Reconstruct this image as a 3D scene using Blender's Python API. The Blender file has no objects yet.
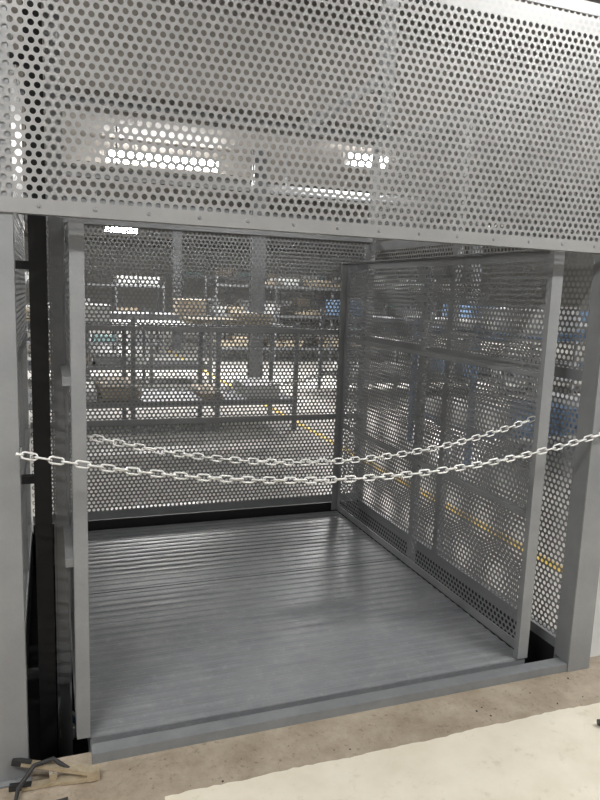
import bpy, math, random
import numpy as np
from mathutils import Vector, Matrix
random.seed(4)
scene=bpy.context.scene
scene.view_settings.view_transform='Standard'
scene.view_settings.look='None'
W=1.947; D=2.25; FZ=-0.04; PITCH=0.030; HR=0.0101

# ---------------------------------------------------------------- materials
def mat(name,c,rough=0.5,metal=0.0,noise=None,nscale=8.0,bump=0.0,bscale=60.0,c2=None,emit=None,estr=0,stretch=(1,1,1),spots=None):
    m=bpy.data.materials.new(name); m.use_nodes=True
    nt=m.node_tree; b=nt.nodes['Principled BSDF']
    b.inputs['Base Color'].default_value=(*c,1); b.inputs['Roughness'].default_value=rough; b.inputs['Metallic'].default_value=metal
    tc=nt.nodes.new('ShaderNodeTexCoord'); mp=nt.nodes.new('ShaderNodeMapping'); mp.inputs['Scale'].default_value=stretch
    nt.links.new(tc.outputs['Object'],mp.inputs[0])
    if c2 is not None:
        n=nt.nodes.new('ShaderNodeTexNoise'); n.inputs['Scale'].default_value=nscale; n.inputs['Detail'].default_value=7; n.inputs['Roughness'].default_value=.65
        r=nt.nodes.new('ShaderNodeValToRGB'); r.color_ramp.elements[0].position=.35; r.color_ramp.elements[1].position=.68
        r.color_ramp.elements[0].color=(*c,1); r.color_ramp.elements[1].color=(*c2,1)
        nt.links.new(mp.outputs[0],n.inputs['Vector']); nt.links.new(n.outputs['Fac'],r.inputs[0]); out=r.outputs[0]
        if spots:   # finer dirt / grit layer
            sc,col,lo,hi=spots
            n2=nt.nodes.new('ShaderNodeTexNoise'); n2.inputs['Scale'].default_value=sc; n2.inputs['Detail'].default_value=9; n2.inputs['Roughness'].default_value=.75
            r2=nt.nodes.new('ShaderNodeValToRGB'); r2.color_ramp.elements[0].position=lo; r2.color_ramp.elements[1].position=hi
            mx=nt.nodes.new('ShaderNodeMix'); mx.data_type='RGBA'; mx.inputs[7].default_value=(*col,1)
            nt.links.new(mp.outputs[0],n2.inputs['Vector']); nt.links.new(n2.outputs['Fac'],r2.inputs[0])
            nt.links.new(r2.outputs[0],mx.inputs[0]); nt.links.new(out,mx.inputs[6]); out=mx.outputs[2]
        nt.links.new(out,b.inputs['Base Color'])
    if bump:
        n=nt.nodes.new('ShaderNodeTexNoise'); n.inputs['Scale'].default_value=bscale; n.inputs['Detail'].default_value=5
        bp=nt.nodes.new('ShaderNodeBump'); bp.inputs['Strength'].default_value=bump; bp.inputs['Distance'].default_value=.01
        nt.links.new(mp.outputs[0],n.inputs['Vector']); nt.links.new(n.outputs['Fac'],bp.inputs['Height']); nt.links.new(bp.outputs[0],b.inputs['Normal'])
    if emit: b.inputs['Emission Color'].default_value=(*emit,1); b.inputs['Emission Strength'].default_value=estr
    return m
M={}
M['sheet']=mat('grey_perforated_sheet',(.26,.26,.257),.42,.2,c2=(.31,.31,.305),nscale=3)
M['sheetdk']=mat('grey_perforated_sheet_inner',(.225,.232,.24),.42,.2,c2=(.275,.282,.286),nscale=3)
M['frame']=mat('grey_painted_steel',(.235,.243,.25),.42,.2,c2=(.285,.291,.295),nscale=5,bump=.08)
M['deck']=mat('grey_deck_plate',(.225,.236,.248),.34,.25,c2=(.29,.30,.308),nscale=5,bump=.15,bscale=70,spots=(20,(.37,.38,.385),.55,.75))
M['sill']=mat('sill_steel',(.22,.235,.245),.4,.3,c2=(.28,.29,.30),nscale=9,bump=.1)
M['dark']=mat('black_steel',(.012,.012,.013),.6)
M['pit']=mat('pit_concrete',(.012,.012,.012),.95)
M['chain']=mat('galvanised_chain',(.76,.76,.74),.35,.25)
M['ground']=mat('dusty_concrete',(.26,.21,.155),.9,c2=(.41,.35,.275),nscale=6,bump=.8,bscale=40,spots=(45,(.15,.115,.085),.56,.72))
M['floor']=mat('warehouse_concrete',(.50,.49,.46),.3,c2=(.58,.57,.54),nscale=1.2)
M['cream']=mat('cream_board',(.64,.59,.475),.8,c2=(.74,.695,.59),nscale=3,bump=.25,bscale=9,spots=(14,(.50,.45,.34),.58,.8))
M['ceil']=mat('ceiling_dark',(.15,.138,.125),.8,c2=(.20,.185,.17),nscale=2)
M['wall']=mat('wall_plaster',(.36,.35,.33),.8,c2=(.42,.41,.38),nscale=1)
M['tube']=mat('tube_glow',(1,1,1),.3,emit=(1,.99,.97),estr=75)
M['white']=mat('white_plastic',(.75,.75,.73),.4)
M['yellow']=mat('yellow_line_paint',(.75,.52,.06),.6,c2=(.62,.45,.10),nscale=14)
M['carton']=mat('carton',(.38,.31,.23),.8,c2=(.44,.37,.28),nscale=4)
M['wood']=mat('pallet_wood',(.44,.37,.27),.75,c2=(.54,.47,.36),nscale=5,stretch=(1,8,8))
M['blue']=mat('blue_paint',(.10,.17,.28),.5)
M['teal']=mat('teal_parts',(.18,.30,.30),.5)
M['lgrey']=mat('light_grey_parts',(.60,.605,.60),.5)
M['brass']=mat('brass_clamp',(.50,.41,.27),.4,.6,c2=(.68,.60,.46),nscale=30)
M['rubber']=mat('black_rubber',(.02,.02,.02),.6)
M['rackgrey']=mat('rack_steel',(.17,.177,.185),.5,.3)

# ---------------------------------------------------------------- builder
class B:
    def __init__(s): s.v=[];s.f=[];s.m=[];s.mats=[]
    def mi(s,k):
        if k not in s.mats: s.mats.append(k)
        return s.mats.index(k)
    def box(s,x0,x1,y0,y1,z0,z1,k,rot=None,pivot=None):
        i=len(s.v)
        P=[Vector(p) for p in [(x0,y0,z0),(x1,y0,z0),(x1,y1,z0),(x0,y1,z0),(x0,y0,z1),(x1,y0,z1),(x1,y1,z1),(x0,y1,z1)]]
        if rot is not None:
            c=Vector(pivot) if pivot else Vector(((x0+x1)/2,(y0+y1)/2,(z0+z1)/2))
            P=[rot@(p-c)+c for p in P]
        s.v+=[tuple(p) for p in P]
        s.f+=[(i,i+3,i+2,i+1),(i+4,i+5,i+6,i+7),(i,i+1,i+5,i+4),(i+1,i+2,i+6,i+5),(i+2,i+3,i+7,i+6),(i+3,i,i+4,i+7)]
        s.m+=[s.mi(k)]*6
    def bar(s,a,b,w,h,k):
        a=Vector(a);b=Vector(b);d=(b-a);L=d.length;q=d.to_track_quat('X','Z').to_matrix();c=(a+b)/2
        s.box(c.x-L/2,c.x+L/2,c.y-w/2,c.y+w/2,c.z-h/2,c.z+h/2,k,rot=q)
    def tube(s,path,r,k,n=8,closed=False,cap=True):
        P=[Vector(p) for p in path];N=len(P);R=r if hasattr(r,'__len__') else [r]*N
        base=len(s.v);mi=s.mi(k);prev=None
        for j in range(N):
            if closed: t=(P[(j+1)%N]-P[j-1]).normalized()
            else: t=(P[min(j+1,N-1)]-P[max(j-1,0)]).normalized()
            if prev is None:
                up=Vector((0,0,1)) if abs(t.z)<.9 else Vector((1,0,0)); e=t.cross(up).normalized()
            else: e=(prev-t*prev.dot(t)).normalized()
            prev=e; g=t.cross(e)
            for a in range(n):
                th=2*math.pi*a/n; s.v.append(tuple(P[j]+(e*math.cos(th)+g*math.sin(th))*R[j]))
        for j in range(N if closed else N-1):
            for a in range(n):
                A=base+j*n;Bn=base+((j+1)%N)*n
                s.f.append((A+a,A+(a+1)%n,Bn+(a+1)%n,Bn+a)); s.m.append(mi)
        if not closed and cap:
            s.f.append(tuple(base+a for a in range(n))[::-1]);s.m.append(mi)
            s.f.append(tuple(base+(N-1)*n+a for a in range(n)));s.m.append(mi)
    def perf(s,o,u,v,w,h,k,p=PITCH,r=HR):
        """perforated sheet: hexagonal lattice of cells each with a real 12-sided hole"""
        o=np.array(o,float);u=np.array(u,float);v=np.array(v,float)
        nr=int(h/(p*.8660)); cells=[]
        for j in range(nr):
            off=(j%2)*p/2; y=(j+.5)*p*.866
            nc=int((w-off)/p)
            for i in range(nc): cells.append((off+(i+.5)*p,y))
        c=np.array(cells);n=len(c)
        ang=np.arange(12)*math.pi/6
        ro=np.where(np.arange(12)%2==0,p/2,p/math.sqrt(3))
        ring=np.stack([np.cos(ang),np.sin(ang)],1)
        loc=np.concatenate([ring*ro[:,None],ring*r],0)
        pts=(c[:,None,:]+loc[None]).reshape(-1,2)
        P=o+pts[:,:1]*u+pts[:,1:]*v
        base=len(s.v); s.v+=list(map(tuple,P.tolist()))
        a=np.arange(12);b2=(a+1)%12
        q=np.stack([a,b2,b2+12,a+12],1)
        F=(q[None]+(np.arange(n)*24)[:,None,None]+base).reshape(-1,4)
        s.f+=list(map(tuple,F.tolist())); s.m+=[s.mi(k)]*len(F)
    def obj(s,name,bevel=0,smooth=False):
        me=bpy.data.meshes.new(name); me.from_pydata(s.v,[],s.f)
        for k in s.mats: me.materials.append(M[k])
        me.polygons.foreach_set('material_index',s.m)
        if smooth: me.polygons.foreach_set('use_smooth',[True]*len(s.f))
        me.update()
        o=bpy.data.objects.new(name,me); scene.collection.objects.link(o)
        if bevel:
            md=o.modifiers.new('bevel','BEVEL');md.width=bevel;md.segments=2;md.limit_method='ANGLE'
        return o

# ---------------------------------------------------------------- room shell
PX0,PX1,PY0,PY1=-.36,2.26,-.02,2.42
b=B()
b.box(-14,24,-4,PY0,FZ-.25,FZ,'ground')
b.obj('floor_landing')
b=B()
b.box(-14,PX0,PY0,40,FZ-.25,FZ,'floor'); b.box(PX1,24,PY0,40,FZ-.25,FZ,'floor'); b.box(PX0,PX1,PY1,40,FZ-.25,FZ,'floor')
b.obj('floor')
b=B()
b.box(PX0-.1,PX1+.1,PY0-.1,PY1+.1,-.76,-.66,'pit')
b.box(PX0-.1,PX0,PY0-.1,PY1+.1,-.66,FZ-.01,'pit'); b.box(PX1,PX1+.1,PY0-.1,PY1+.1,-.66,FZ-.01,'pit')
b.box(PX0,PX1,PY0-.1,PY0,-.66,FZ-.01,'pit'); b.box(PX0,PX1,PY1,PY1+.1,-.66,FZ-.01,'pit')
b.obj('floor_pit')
b=B()
b.box(-14,24,-4,40,4.3,4.4,'ceil')
for y in range(0,40,4): b.box(-14,24,y-.1,y+.1,4.02,4.3,'ceil')
for x in (-10,-5,6,12,18): b.box(x-.08,x+.08,-4,40,4.1,4.3,'ceil')
b.obj('ceiling')
b=B(); b.box(-14,24,40,40.2,FZ,4.4,'wall'); b.obj('wall_back')
b=B(); b.box(24,24.2,-4,40,FZ,4.4,'wall'); b.obj('wall_right')
b=B(); b.box(-14.2,-14,4,40,FZ,4.4,'wall'); b.obj('wall_left')
b=B(); b.box(2.90,2.98,.72,34,FZ,FZ+.003,'yellow'); b.obj('floor_marking_line')

# ---------------------------------------------------------------- lift platform
b=B()
Ymid=1.244
def ribs(y0,y1):
    n=int((y1-y0)/.060); p=(y1-y0)/n; out=[(y0,0)]
    for i in range(n):
        a=y0+i*p
        out+=[(a+p*.20,0),(a+p*.36,.0038),(a+p*.64,.0038),(a+p*.80,0)]
    out.append((y1,0)); return out
for y0,y1 in ((0.0,Ymid-.006),(Ymid+.006,D)):
    pr=ribs(y0,y1); i0=len(b.v)
    for yy,zz in pr:
        b.v+= [(0,yy,zz),(W-.004,yy,zz)]
    for j in range(len(pr)-1):
        b.f.append((i0+2*j,i0+2*j+1,i0+2*j+3,i0+2*j+2)); b.m.append(b.mi('deck'))
    b.box(0,W-.004,y0,y1,-.09,-.002,'deck')
b.box(0,.05,.0,D,-.16,-.09,'frame'); b.box(W-.055,W-.005,.0,D,-.16,-.09,'frame')
b.box(.2,W-.2,.3,.4,-.66,-.09,'dark'); b.box(.2,W-.2,1.8,1.9,-.66,-.09,'dark')
b.obj('lift_platform')

# threshold sill (folded channel)
b=B()
b.box(.0,2.20,-.088,-.036,-.004,0,'sill'); b.box(.0,2.20,-.092,-.088,FZ,0,'sill'); b.box(.0,2.20,-.036,-.032,-.3,0,'sill')
b.box(.0,.004,-.088,-.036,FZ,-.004,'sill')
b.obj('threshold_sill',bevel=.0012)

# ---------------------------------------------------------------- car side panels
def side_panel(x,inner,y0,y1,z0,z1,k='sheetdk'):
    b=B(); w=.045
    xa,xb=(x,x+w*inner) if inner>0 else (x-w,x)
    L=(y1-y0)/2
    b.perf((x,y0+.01,z0+.01),(0,1,0),(0,0,1),y1-y0-.02,z1-z0-.02,k)
    e=.003; out=-inner
    def ob(t0,t1):
        a,c=x+out*t0,x+out*t1; return (min(a,c),max(a,c))
    b.box(x-w-.004 if inner<0 else x-.002,x+.005 if inner<0 else x+w,y0-.004,y0+.026,z0,z1+.02,'frame')
    b.box(x-e,x+e,y0+.027,y0+.07,z0,z1,'frame')
    for z in (z0+.001,z1-.046): b.box(x-e,x+e,y0+.071,y1-.051,z,z+.044,'frame')
    b.box(xa,xb,y0+.028,y1,z1-.0,z1+.006,'frame')
    o0,o1=ob(.002,.030)
    for z in (1.31,.66): b.box(o0,o1,y0+.03,y1,z,z+.03,'frame'); b.box(x-e,x+e,y0+.072,y1-.052,z+.004,z+.026,'frame')
    o0,o1=ob(.002,.035)
    for y in (y0+L-.025,y0+L+.003): b.box(o0,o1,y,y+.022,z0,z1,'frame')
    b.box(x-e,x+e,y1-.05,y1,z0,z1,'frame'); b.box(xa,xb,y1+.001,y1+.006,z0,z1,'frame')
    return b
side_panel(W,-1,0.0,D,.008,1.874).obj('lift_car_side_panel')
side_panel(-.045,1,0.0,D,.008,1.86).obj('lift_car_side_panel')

# back shaft screen
b=B(); yb=D+.05
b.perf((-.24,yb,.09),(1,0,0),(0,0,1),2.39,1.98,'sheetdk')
b.box(-.24,2.15,yb-.006,yb+.001,.06,.115,'frame'); b.box(-.24,2.15,yb-.03,yb+.001,2.04,2.10,'frame')
for z in (.72,1.36): b.box(-.24,2.15,yb-.03,yb+.001,z,z+.035,'frame')
for x in (-.06,2.11): b.box(x,x+.035,yb+.002,yb+.03,.06,2.1,'frame')
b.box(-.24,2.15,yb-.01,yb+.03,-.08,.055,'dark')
b.obj('shaft_screen')

# right shaft screen
b=B(); xr=2.16
b.perf((xr,.0,.06),(0,1,0),(0,0,1),2.36,2.66,'sheet')
for z in (.0,1.30,1.98,2.70): b.box(xr-.004,xr+.04,-.01,2.38,z,z+.05,'frame')
for y in (1.15,2.33): b.box(xr+.002,xr+.045,y,y+.05,FZ,2.745,'frame')
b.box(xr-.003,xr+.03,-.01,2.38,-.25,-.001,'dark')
b.obj('shaft_screen')
# left shaft screen
b=B(); xl=-.25
b.perf((xl,.0,.06),(0,1,0),(0,0,1),2.36,2.66,'sheet')
for z in (.0,.65,1.30,1.98,2.70): b.box(xl-.04,xl+.004,-.01,2.38,z,z+.05,'frame')
for y in (.78,1.55,2.33): b.box(xl-.045,xl-.002,y,y+.05,FZ,2.745,'frame')
b.box(xl-.03,xl+.003,-.01,2.38,-.25,-.001,'dark')
b.obj('shaft_screen')

# header panel
b=B(); yh=-.102
b.perf((-.36,yh,1.90),(1,0,0),(0,0,1),2.62,.87,'sheet',p=.0285,r=.0094)
b.box(-.37,2.26,yh-.003,yh+.002,1.860,1.905,'sheet'); b.box(-.20,2.10,yh+.003,yh+.045,1.860,1.865,'frame')
b.box(-.37,2.26,yh-.004,yh+.002,2.755,2.80,'frame')
b.box(-.38,-.335,yh-.0035,yh+.0025,1.861,2.8,'sheet')
for i in range(16):
    x=-.3+i*.165
    b.tube([(x,yh-.007,1.884),(x,yh-.002,1.884)],[.004,.007],'frame',n=8)
b.obj('shaft_header_panel')

# header stiffening bracket behind the sheet
b=B()
b.box(1.085,1.125,.06,.12,2.27,2.76,'frame'); b.box(1.080,1.13,.053,.059,2.27,2.76,'frame')
b.bar((.78,.09,2.25),(1.08,.09,2.46),.04,.04,'frame')
b.box(-.2,2.1,.05,.12,2.76,2.82,'frame')
b.obj('header_brace')

# door jambs (folded channels)
b=B()
b.box(-.36,-.21,-.098,-.093,FZ,2.75,'frame'); b.box(-.214,-.21,-.092,-.025,FZ,2.75,'frame'); b.box(-.36,-.355,-.092,-.02,FZ,2.75,'frame')
b.box(-.23,-.21,-.024,-.02,FZ,2.75,'frame')
b.box(-.375,-.20,-.125,-.099,FZ,FZ+.008,'frame')
b.box(-.209,-.203,-.095,-.07,1.09,1.13,'frame')
b.obj('door_jamb',bevel=.0015)
b=B()
b.box(2.11,2.235,-.098,-.093,FZ,2.75,'frame'); b.box(2.11,2.114,-.092,-.005,.001,2.75,'frame'); b.box(2.231,2.235,-.092,-.02,FZ,2.75,'frame')
b.box(2.11,2.135,-.004,0,FZ,2.75,'frame')
b.box(2.15,2.22,-.104,-.099,1.07,1.12,'frame')
b.obj('door_jamb',bevel=.0015)

# guide columns + plain black box beam on short brackets
b=B()
b.box(-.110,-.103,.40,.48,-.66,2.7,'frame'); b.box(-.060,-.053,.40,.48,-.66,2.7,'frame'); b.box(-.102,-.061,.437,.443,-.66,2.7,'frame')
b.box(-.102,-.061,.400,.404,.0,2.7,'frame')
b.obj('guide_rail_column')
b=B()
b.box(-.178,-.116,.28,.34,-.66,2.69,'dark')
for z in (.1,.9,1.7,2.4): b.box(-.245,-.178,.295,.325,z,z+.03,'dark')
b.obj('black_box_beam')

# ---------------------------------------------------------------- chains
def chain(name,a,c,sag,pitch=.040,wire=.0036,wid=.0105):
    b=B(); a=Vector(a);c=Vector(c);L=(c-a).length+8/3*sag*sag/(c-a).length
    N=int(L/pitch)
    def P(u): q=a.lerp(c,u); q.z-=4*sag*u*(1-u); return q
    ts=[P(i/N) for i in range(N+1)]
    half=pitch/2+wire*.9
    for i in range(N):
        m=(ts[i]+ts[i+1])/2; t=(ts[i+1]-ts[i]).normalized()
        s0=t.cross(Vector((0,0,1))).normalized(); u0=s0.cross(t)
        ang=math.radians(20 if i%2 else 108)+random.uniform(-.15,.15)
        s=s0*math.cos(ang)+u0*math.sin(ang)
        path=[]
        for j in range(14):
            th=2*math.pi*j/14; cx=math.cos(th);sy=math.sin(th)
            ex=(half-wid+wire*0.2)*(1 if cx>0 else -1)*(1 if abs(cx)>1e-6 else 0)
            path.append(m+t*(ex+cx*wid)+s*(sy*wid))
        b.tube(path,wire,'chain',n=6,closed=True)
    for e,dx in ((a,-1),(c,1)):
        b.tube([e+Vector((dx*.002,0,0)),e+Vector((dx*.02,0,.004))],.005,'chain',n=8)
    b.obj(name,smooth=True)
chain('safety_chain',(-.200,-.12,1.112),(2.17,-.12,1.098),.142)
chain('safety_chain',(.022,.05,1.125),(W-.03,.05,1.138),.142,pitch=.036,wire=.003)
chain('safety_chain',(.03,D+.10,1.07),(W-.03,D+.10,1.07),.13,pitch=.04,wire=.0042)

# ---------------------------------------------------------------- foreground cream board
b=B()
n=140;z=FZ+.006
top=[(.22+ i*(3.6-.22)/n, -.335+.003*math.sin(i*.4)+.003*math.sin(i*.13)+random.uniform(-.003,.003)) for i in range(n+1)]
i0=len(b.v)
for x,y in top: b.v+=[(x,y,FZ),(x,y,z),(x-.06,-2.0,z),(x-.06,-2.0,FZ)]
for i in range(n):
    q=i0+4*i
    b.f+=[(q,q+4,q+5,q+1),(q+1,q+5,q+6,q+2),(q+2,q+6,q+7,q+3)]; b.m+=[b.mi('cream')]*3
b.f.append((i0,i0+1,i0+2,i0+3)); b.m.append(b.mi('cream'))
b.obj('cream_board_sheet')
# grit and weld spatter scattered on the landing
b=B()
for i in range(110):
    x=random.uniform(.08,2.6);y=random.uniform(-.32,-.135)
    s_=random.uniform(.0012,.0038)
    b.box(x-s_,x+s_,y-s_*.7,y+s_*.7,FZ,FZ+s_,random.choice(['ground','ground','ground','dark']),rot=Matrix.Rotation(random.uniform(0,3),3,'Z'))
b.obj('grit_debris')

# welding earth clamp
b=B(); c0=Vector((-.13,-.13,FZ))
def cp(x,y,z): return tuple(c0+Vector((x,y,z)))
b.bar(cp(-.10,.02,.072),cp(.00,-.005,.056),.028,.010,'brass'); b.bar(cp(.00,-.005,.056),cp(.13,-.035,.026),.032,.014,'brass')
b.bar(cp(-.10,-.02,.008),cp(.02,-.025,.010),.028,.010,'brass'); b.bar(cp(.02,-.025,.010),cp(.135,-.04,.012),.034,.014,'brass')
b.box(c0.x+.11,c0.x+.150,c0.y-.055,c0.y-.02,FZ+.004,FZ+.040,'brass')
b.tube([cp(.0,-.03,.03),cp(.0,.012,.03)],.012,'brass',n=12)
b.tube([cp(.012*math.cos(i*.9),-.02+.0012*i,.03+.012*math.sin(i*.9)) for i in range(28)],.002,'chain',n=5)
b.bar(cp(-.13,.03,.078),cp(-.07,.012,.068),.02,.02,'rubber'); b.bar(cp(-.14,-.012,.012),cp(-.07,-.02,.010),.02,.018,'rubber')
b.tube([cp(.05,-.02,.045),cp(.0,.0,.080),cp(-.06,-.01,.075),cp(-.11,-.05,.03),cp(-.12,-.10,.008),cp(-.05,-.13,.008),cp(.04,-.12,.008),cp(.02,-.19,.008),cp(-.2,-.24,.008),cp(-.5,-.22,.008)],.008,'rubber',n=10)
b.obj('welding_earth_clamp')
b=B(); cz=FZ+.006
b.tube([(1.93,-.47,cz+.02),(1.99,-.50,cz+.02),(2.05,-.48,cz+.02)],[.012,.02,.014],'rubber',n=12)
b.tube([(2.05,-.48,cz+.02),(2.2,-.5,cz+.01),(2.5,-.6,cz+.01)],.007,'rubber',n=8)
b.obj('power_cable')
# bottle lying in the pit
b=B(); y0=.95
b.tube([(-.06,y0,-.615),(-.06,y0+.01,-.615),(-.06,y0+.15,-.615),(-.06,y0+.19,-.615),(-.06,y0+.22,-.615)],[.03,.043,.043,.02,.018],'white',n=20)
b.tube([(-.06,y0+.04,-.615),(-.06,y0+.11,-.615)],.0436,'blue',n=20)
b.obj('plastic_bottle')

# ---------------------------------------------------------------- fluorescent lights
def fixture(x,y,L,E=90):
    b=B(); z=4.0
    b.box(x-L/2,x+L/2,y-.10,y+.10,z+.095,z+.13,'white')
    b.tube([(x-L/2+.03,y,z),(x+L/2-.03,y,z)],.092,'tube',n=16)
    for e in (-1,1): b.box(x+e*(L/2-.01)-.012,x+e*(L/2-.01)+.012,y-.10,y+.10,z-.095,z+.095,'white')
    b.box(x-L/4-.01,x-L/4+.01,y-.01,y+.01,z+.13,4.3,'white'); b.box(x+L/4-.01,x+L/4+.01,y-.01,y+.01,z+.13,4.3,'white')
    o=b.obj('fluorescent_light')
    l=bpy.data.lights.new('tube_area','AREA'); l.shape='RECTANGLE'; l.size=L; l.size_y=.25; l.energy=E; l.color=(1,.99,.965)
    lo=bpy.data.objects.new('tube_area',l); scene.collection.objects.link(lo); lo.location=(x,y,z-.105); lo.parent=o
fixture(1.95,11,2.1,450)
fixture(2.8,27.8,1.4,450)
fixture(-5.0,5,2.1,400)  # added fixture, out of view on the left, to light the hall
fixture(10.5,5.0,2.1,450)  # same on the right: unseen, added for light in the hall
fixture(5.2,9.0,.8,350)
fixture(3.4,-2.2,1.9,60)  # added out of view beside the camera to light header and landing
fixture(-1.6,-2.2,1.9,60)  # unseen counterpart on the left, also added to light the landing
fixture(15,20,2.4,450); fixture(-6,18,2.4,450)  # extra fixtures added to light the far hall

# ---------------------------------------------------------------- storage racks
def rack(x0,x1,y0,y1,levels,top,pal,dens=.8,k='rackgrey',name='storage_rack',bay=1.2,gh=.28):
    b=B(); nx=max(1,round((x1-x0)/bay)); 
    for i in range(nx+1):
        x=x0+(x1-x0)*i/nx
        for y in (y0,y1): b.box(x-.025,x+.025,y-.025,y+.025,FZ,top,k)
        b.bar((x,y0,FZ+.2),(x,y1,levels[0]+.1),.02,.02,k)
    for z in levels:
        for y in (y0,y1): b.box(x0,x1,y-.02,y+.02,z-.07,z,k)
        b.box(x0,x1,y0,y1,z-.012,z,k)
        x=x0+.08
        while x<x1-.3:
            w=random.uniform(.22,.62);h=random.uniform(gh*.35,gh);d=random.uniform(.5,.9)*(y1-y0)
            if random.random()<dens:
                kk=random.choice(pal); yy=y0+random.uniform(.02,(y1-y0)-d)
                R=Matrix.Rotation(random.uniform(-.06,.06),3,'Z')
                w=min(w,x1-x-.05)
                if kk=='roll':
                    r=min(h/2,.11)
                    for j in range(int(w/(2*r))): b.tube([(x+r+2*r*j,yy,z+r),(x+r+2*r*j,yy+d,z+r)],r,'lgrey',n=14)
                elif kk=='plank':
                    for j in range(int(h/.035)): b.box(x,x+w,yy,yy+d,z+j*.035,z+j*.035+.026,'wood',rot=Matrix.Rotation(random.uniform(-.05,.05),3,'Z'))
                else:
                    b.box(x,x+w,yy,yy+d,z,z+h,kk,rot=R); b.box(x-.004,x+w+.004,yy-.004,yy+d+.004,z+h*.86,z+h+.003,kk,rot=R)
            x+=w+.04
    return b.obj(name)
P1=['carton','plank','lgrey','plank','lgrey','lgrey']
P2=['teal','lgrey','carton','rackgrey','roll','lgrey']
P3=['lgrey','lgrey','roll','blue','lgrey','rackgrey']
rack(-1.2,2.75,5.5,6.5,[.35,1.24],1.30,['plank','carton','lgrey','plank'],.7,bay=.9,gh=.22)
rack(-1.6,2.6,9.6,10.6,[.3,1.2],1.3,P2,.6,bay=1.0)
rack(-2.0,2.6,15,16,[.3,1.0,1.7],1.8,P2,.6)
rack(3.9,9.5,3.4,4.6,[.3,1.32],1.4,P3,.6,k='blue',bay=1.6)
rack(4.4,10.5,7.6,8.8,[.3,1.3],1.4,P3,.6,k='rackgrey',bay=1.6)
rack(3.6,11,13.5,14.7,[.3,1.1,1.8],2.0,P1,.6,k='rackgrey',bay=1.6)
rack(4,14,20,21,[.3,1.2,2.1],2.4,P2,.6,bay=1.6)

# building columns and overhead pipes
for (x,y) in ((3.3,9.2),(3.3,17.2),(-3,12),(8.6,10.5)):
    b=B(); b.box(x-.12,x+.12,y-.01,y+.01,FZ,4.0,'rackgrey'); b.box(x-.12,x+.12,y-.13,y-.11,FZ,4.0,'rackgrey'); b.box(x-.008,x+.008,y-.11,y,FZ,4.0,'rackgrey')
    b.box(x-.2,x+.2,y-.22,y+.1,FZ,FZ+.02,'rackgrey'); b.obj('steel_column')
for y,z,r_ in ((6.1,3.7,.05),(9.8,3.5,.08),(15,3.6,.1)):
    b=B(); b.tube([(-12,y,z),(20,y,z)],r_,'rackgrey',n=10)
    for x in range(-11,20,3): b.box(x-.012,x+.012,y-.012,y+.012,z,4.3,'rackgrey')
    b.obj('overhead_pipe')

# world fill
w=bpy.data.worlds.new('world'); scene.world=w; w.use_nodes=True
bg=w.node_tree.nodes['Background']; bg.inputs[0].default_value=(1,.985,.96,1); bg.inputs[1].default_value=.47

# ---------------------------------------------------------------- camera
yaw,pitch,roll,f=.3559,-.1557,.0365,679.5
fv=Vector((math.sin(yaw)*math.cos(pitch),math.cos(yaw)*math.cos(pitch),math.sin(pitch)))
r=Vector((math.cos(yaw),-math.sin(yaw),0)); u=r.cross(fv)
r2=r*math.cos(roll)+u*math.sin(roll); u2=-r*math.sin(roll)+u*math.cos(roll)
cam=bpy.data.cameras.new('camera'); co=bpy.data.objects.new('camera',cam); scene.collection.objects.link(co)
mw=Matrix((r2,u2,-fv)).transposed().to_4x4(); mw.translation=Vector((-.1126,-2.3893,1.65)); co.matrix_world=mw
cam.sensor_width=36; cam.lens=36*f/800; cam.clip_start=.05
scene.camera=co
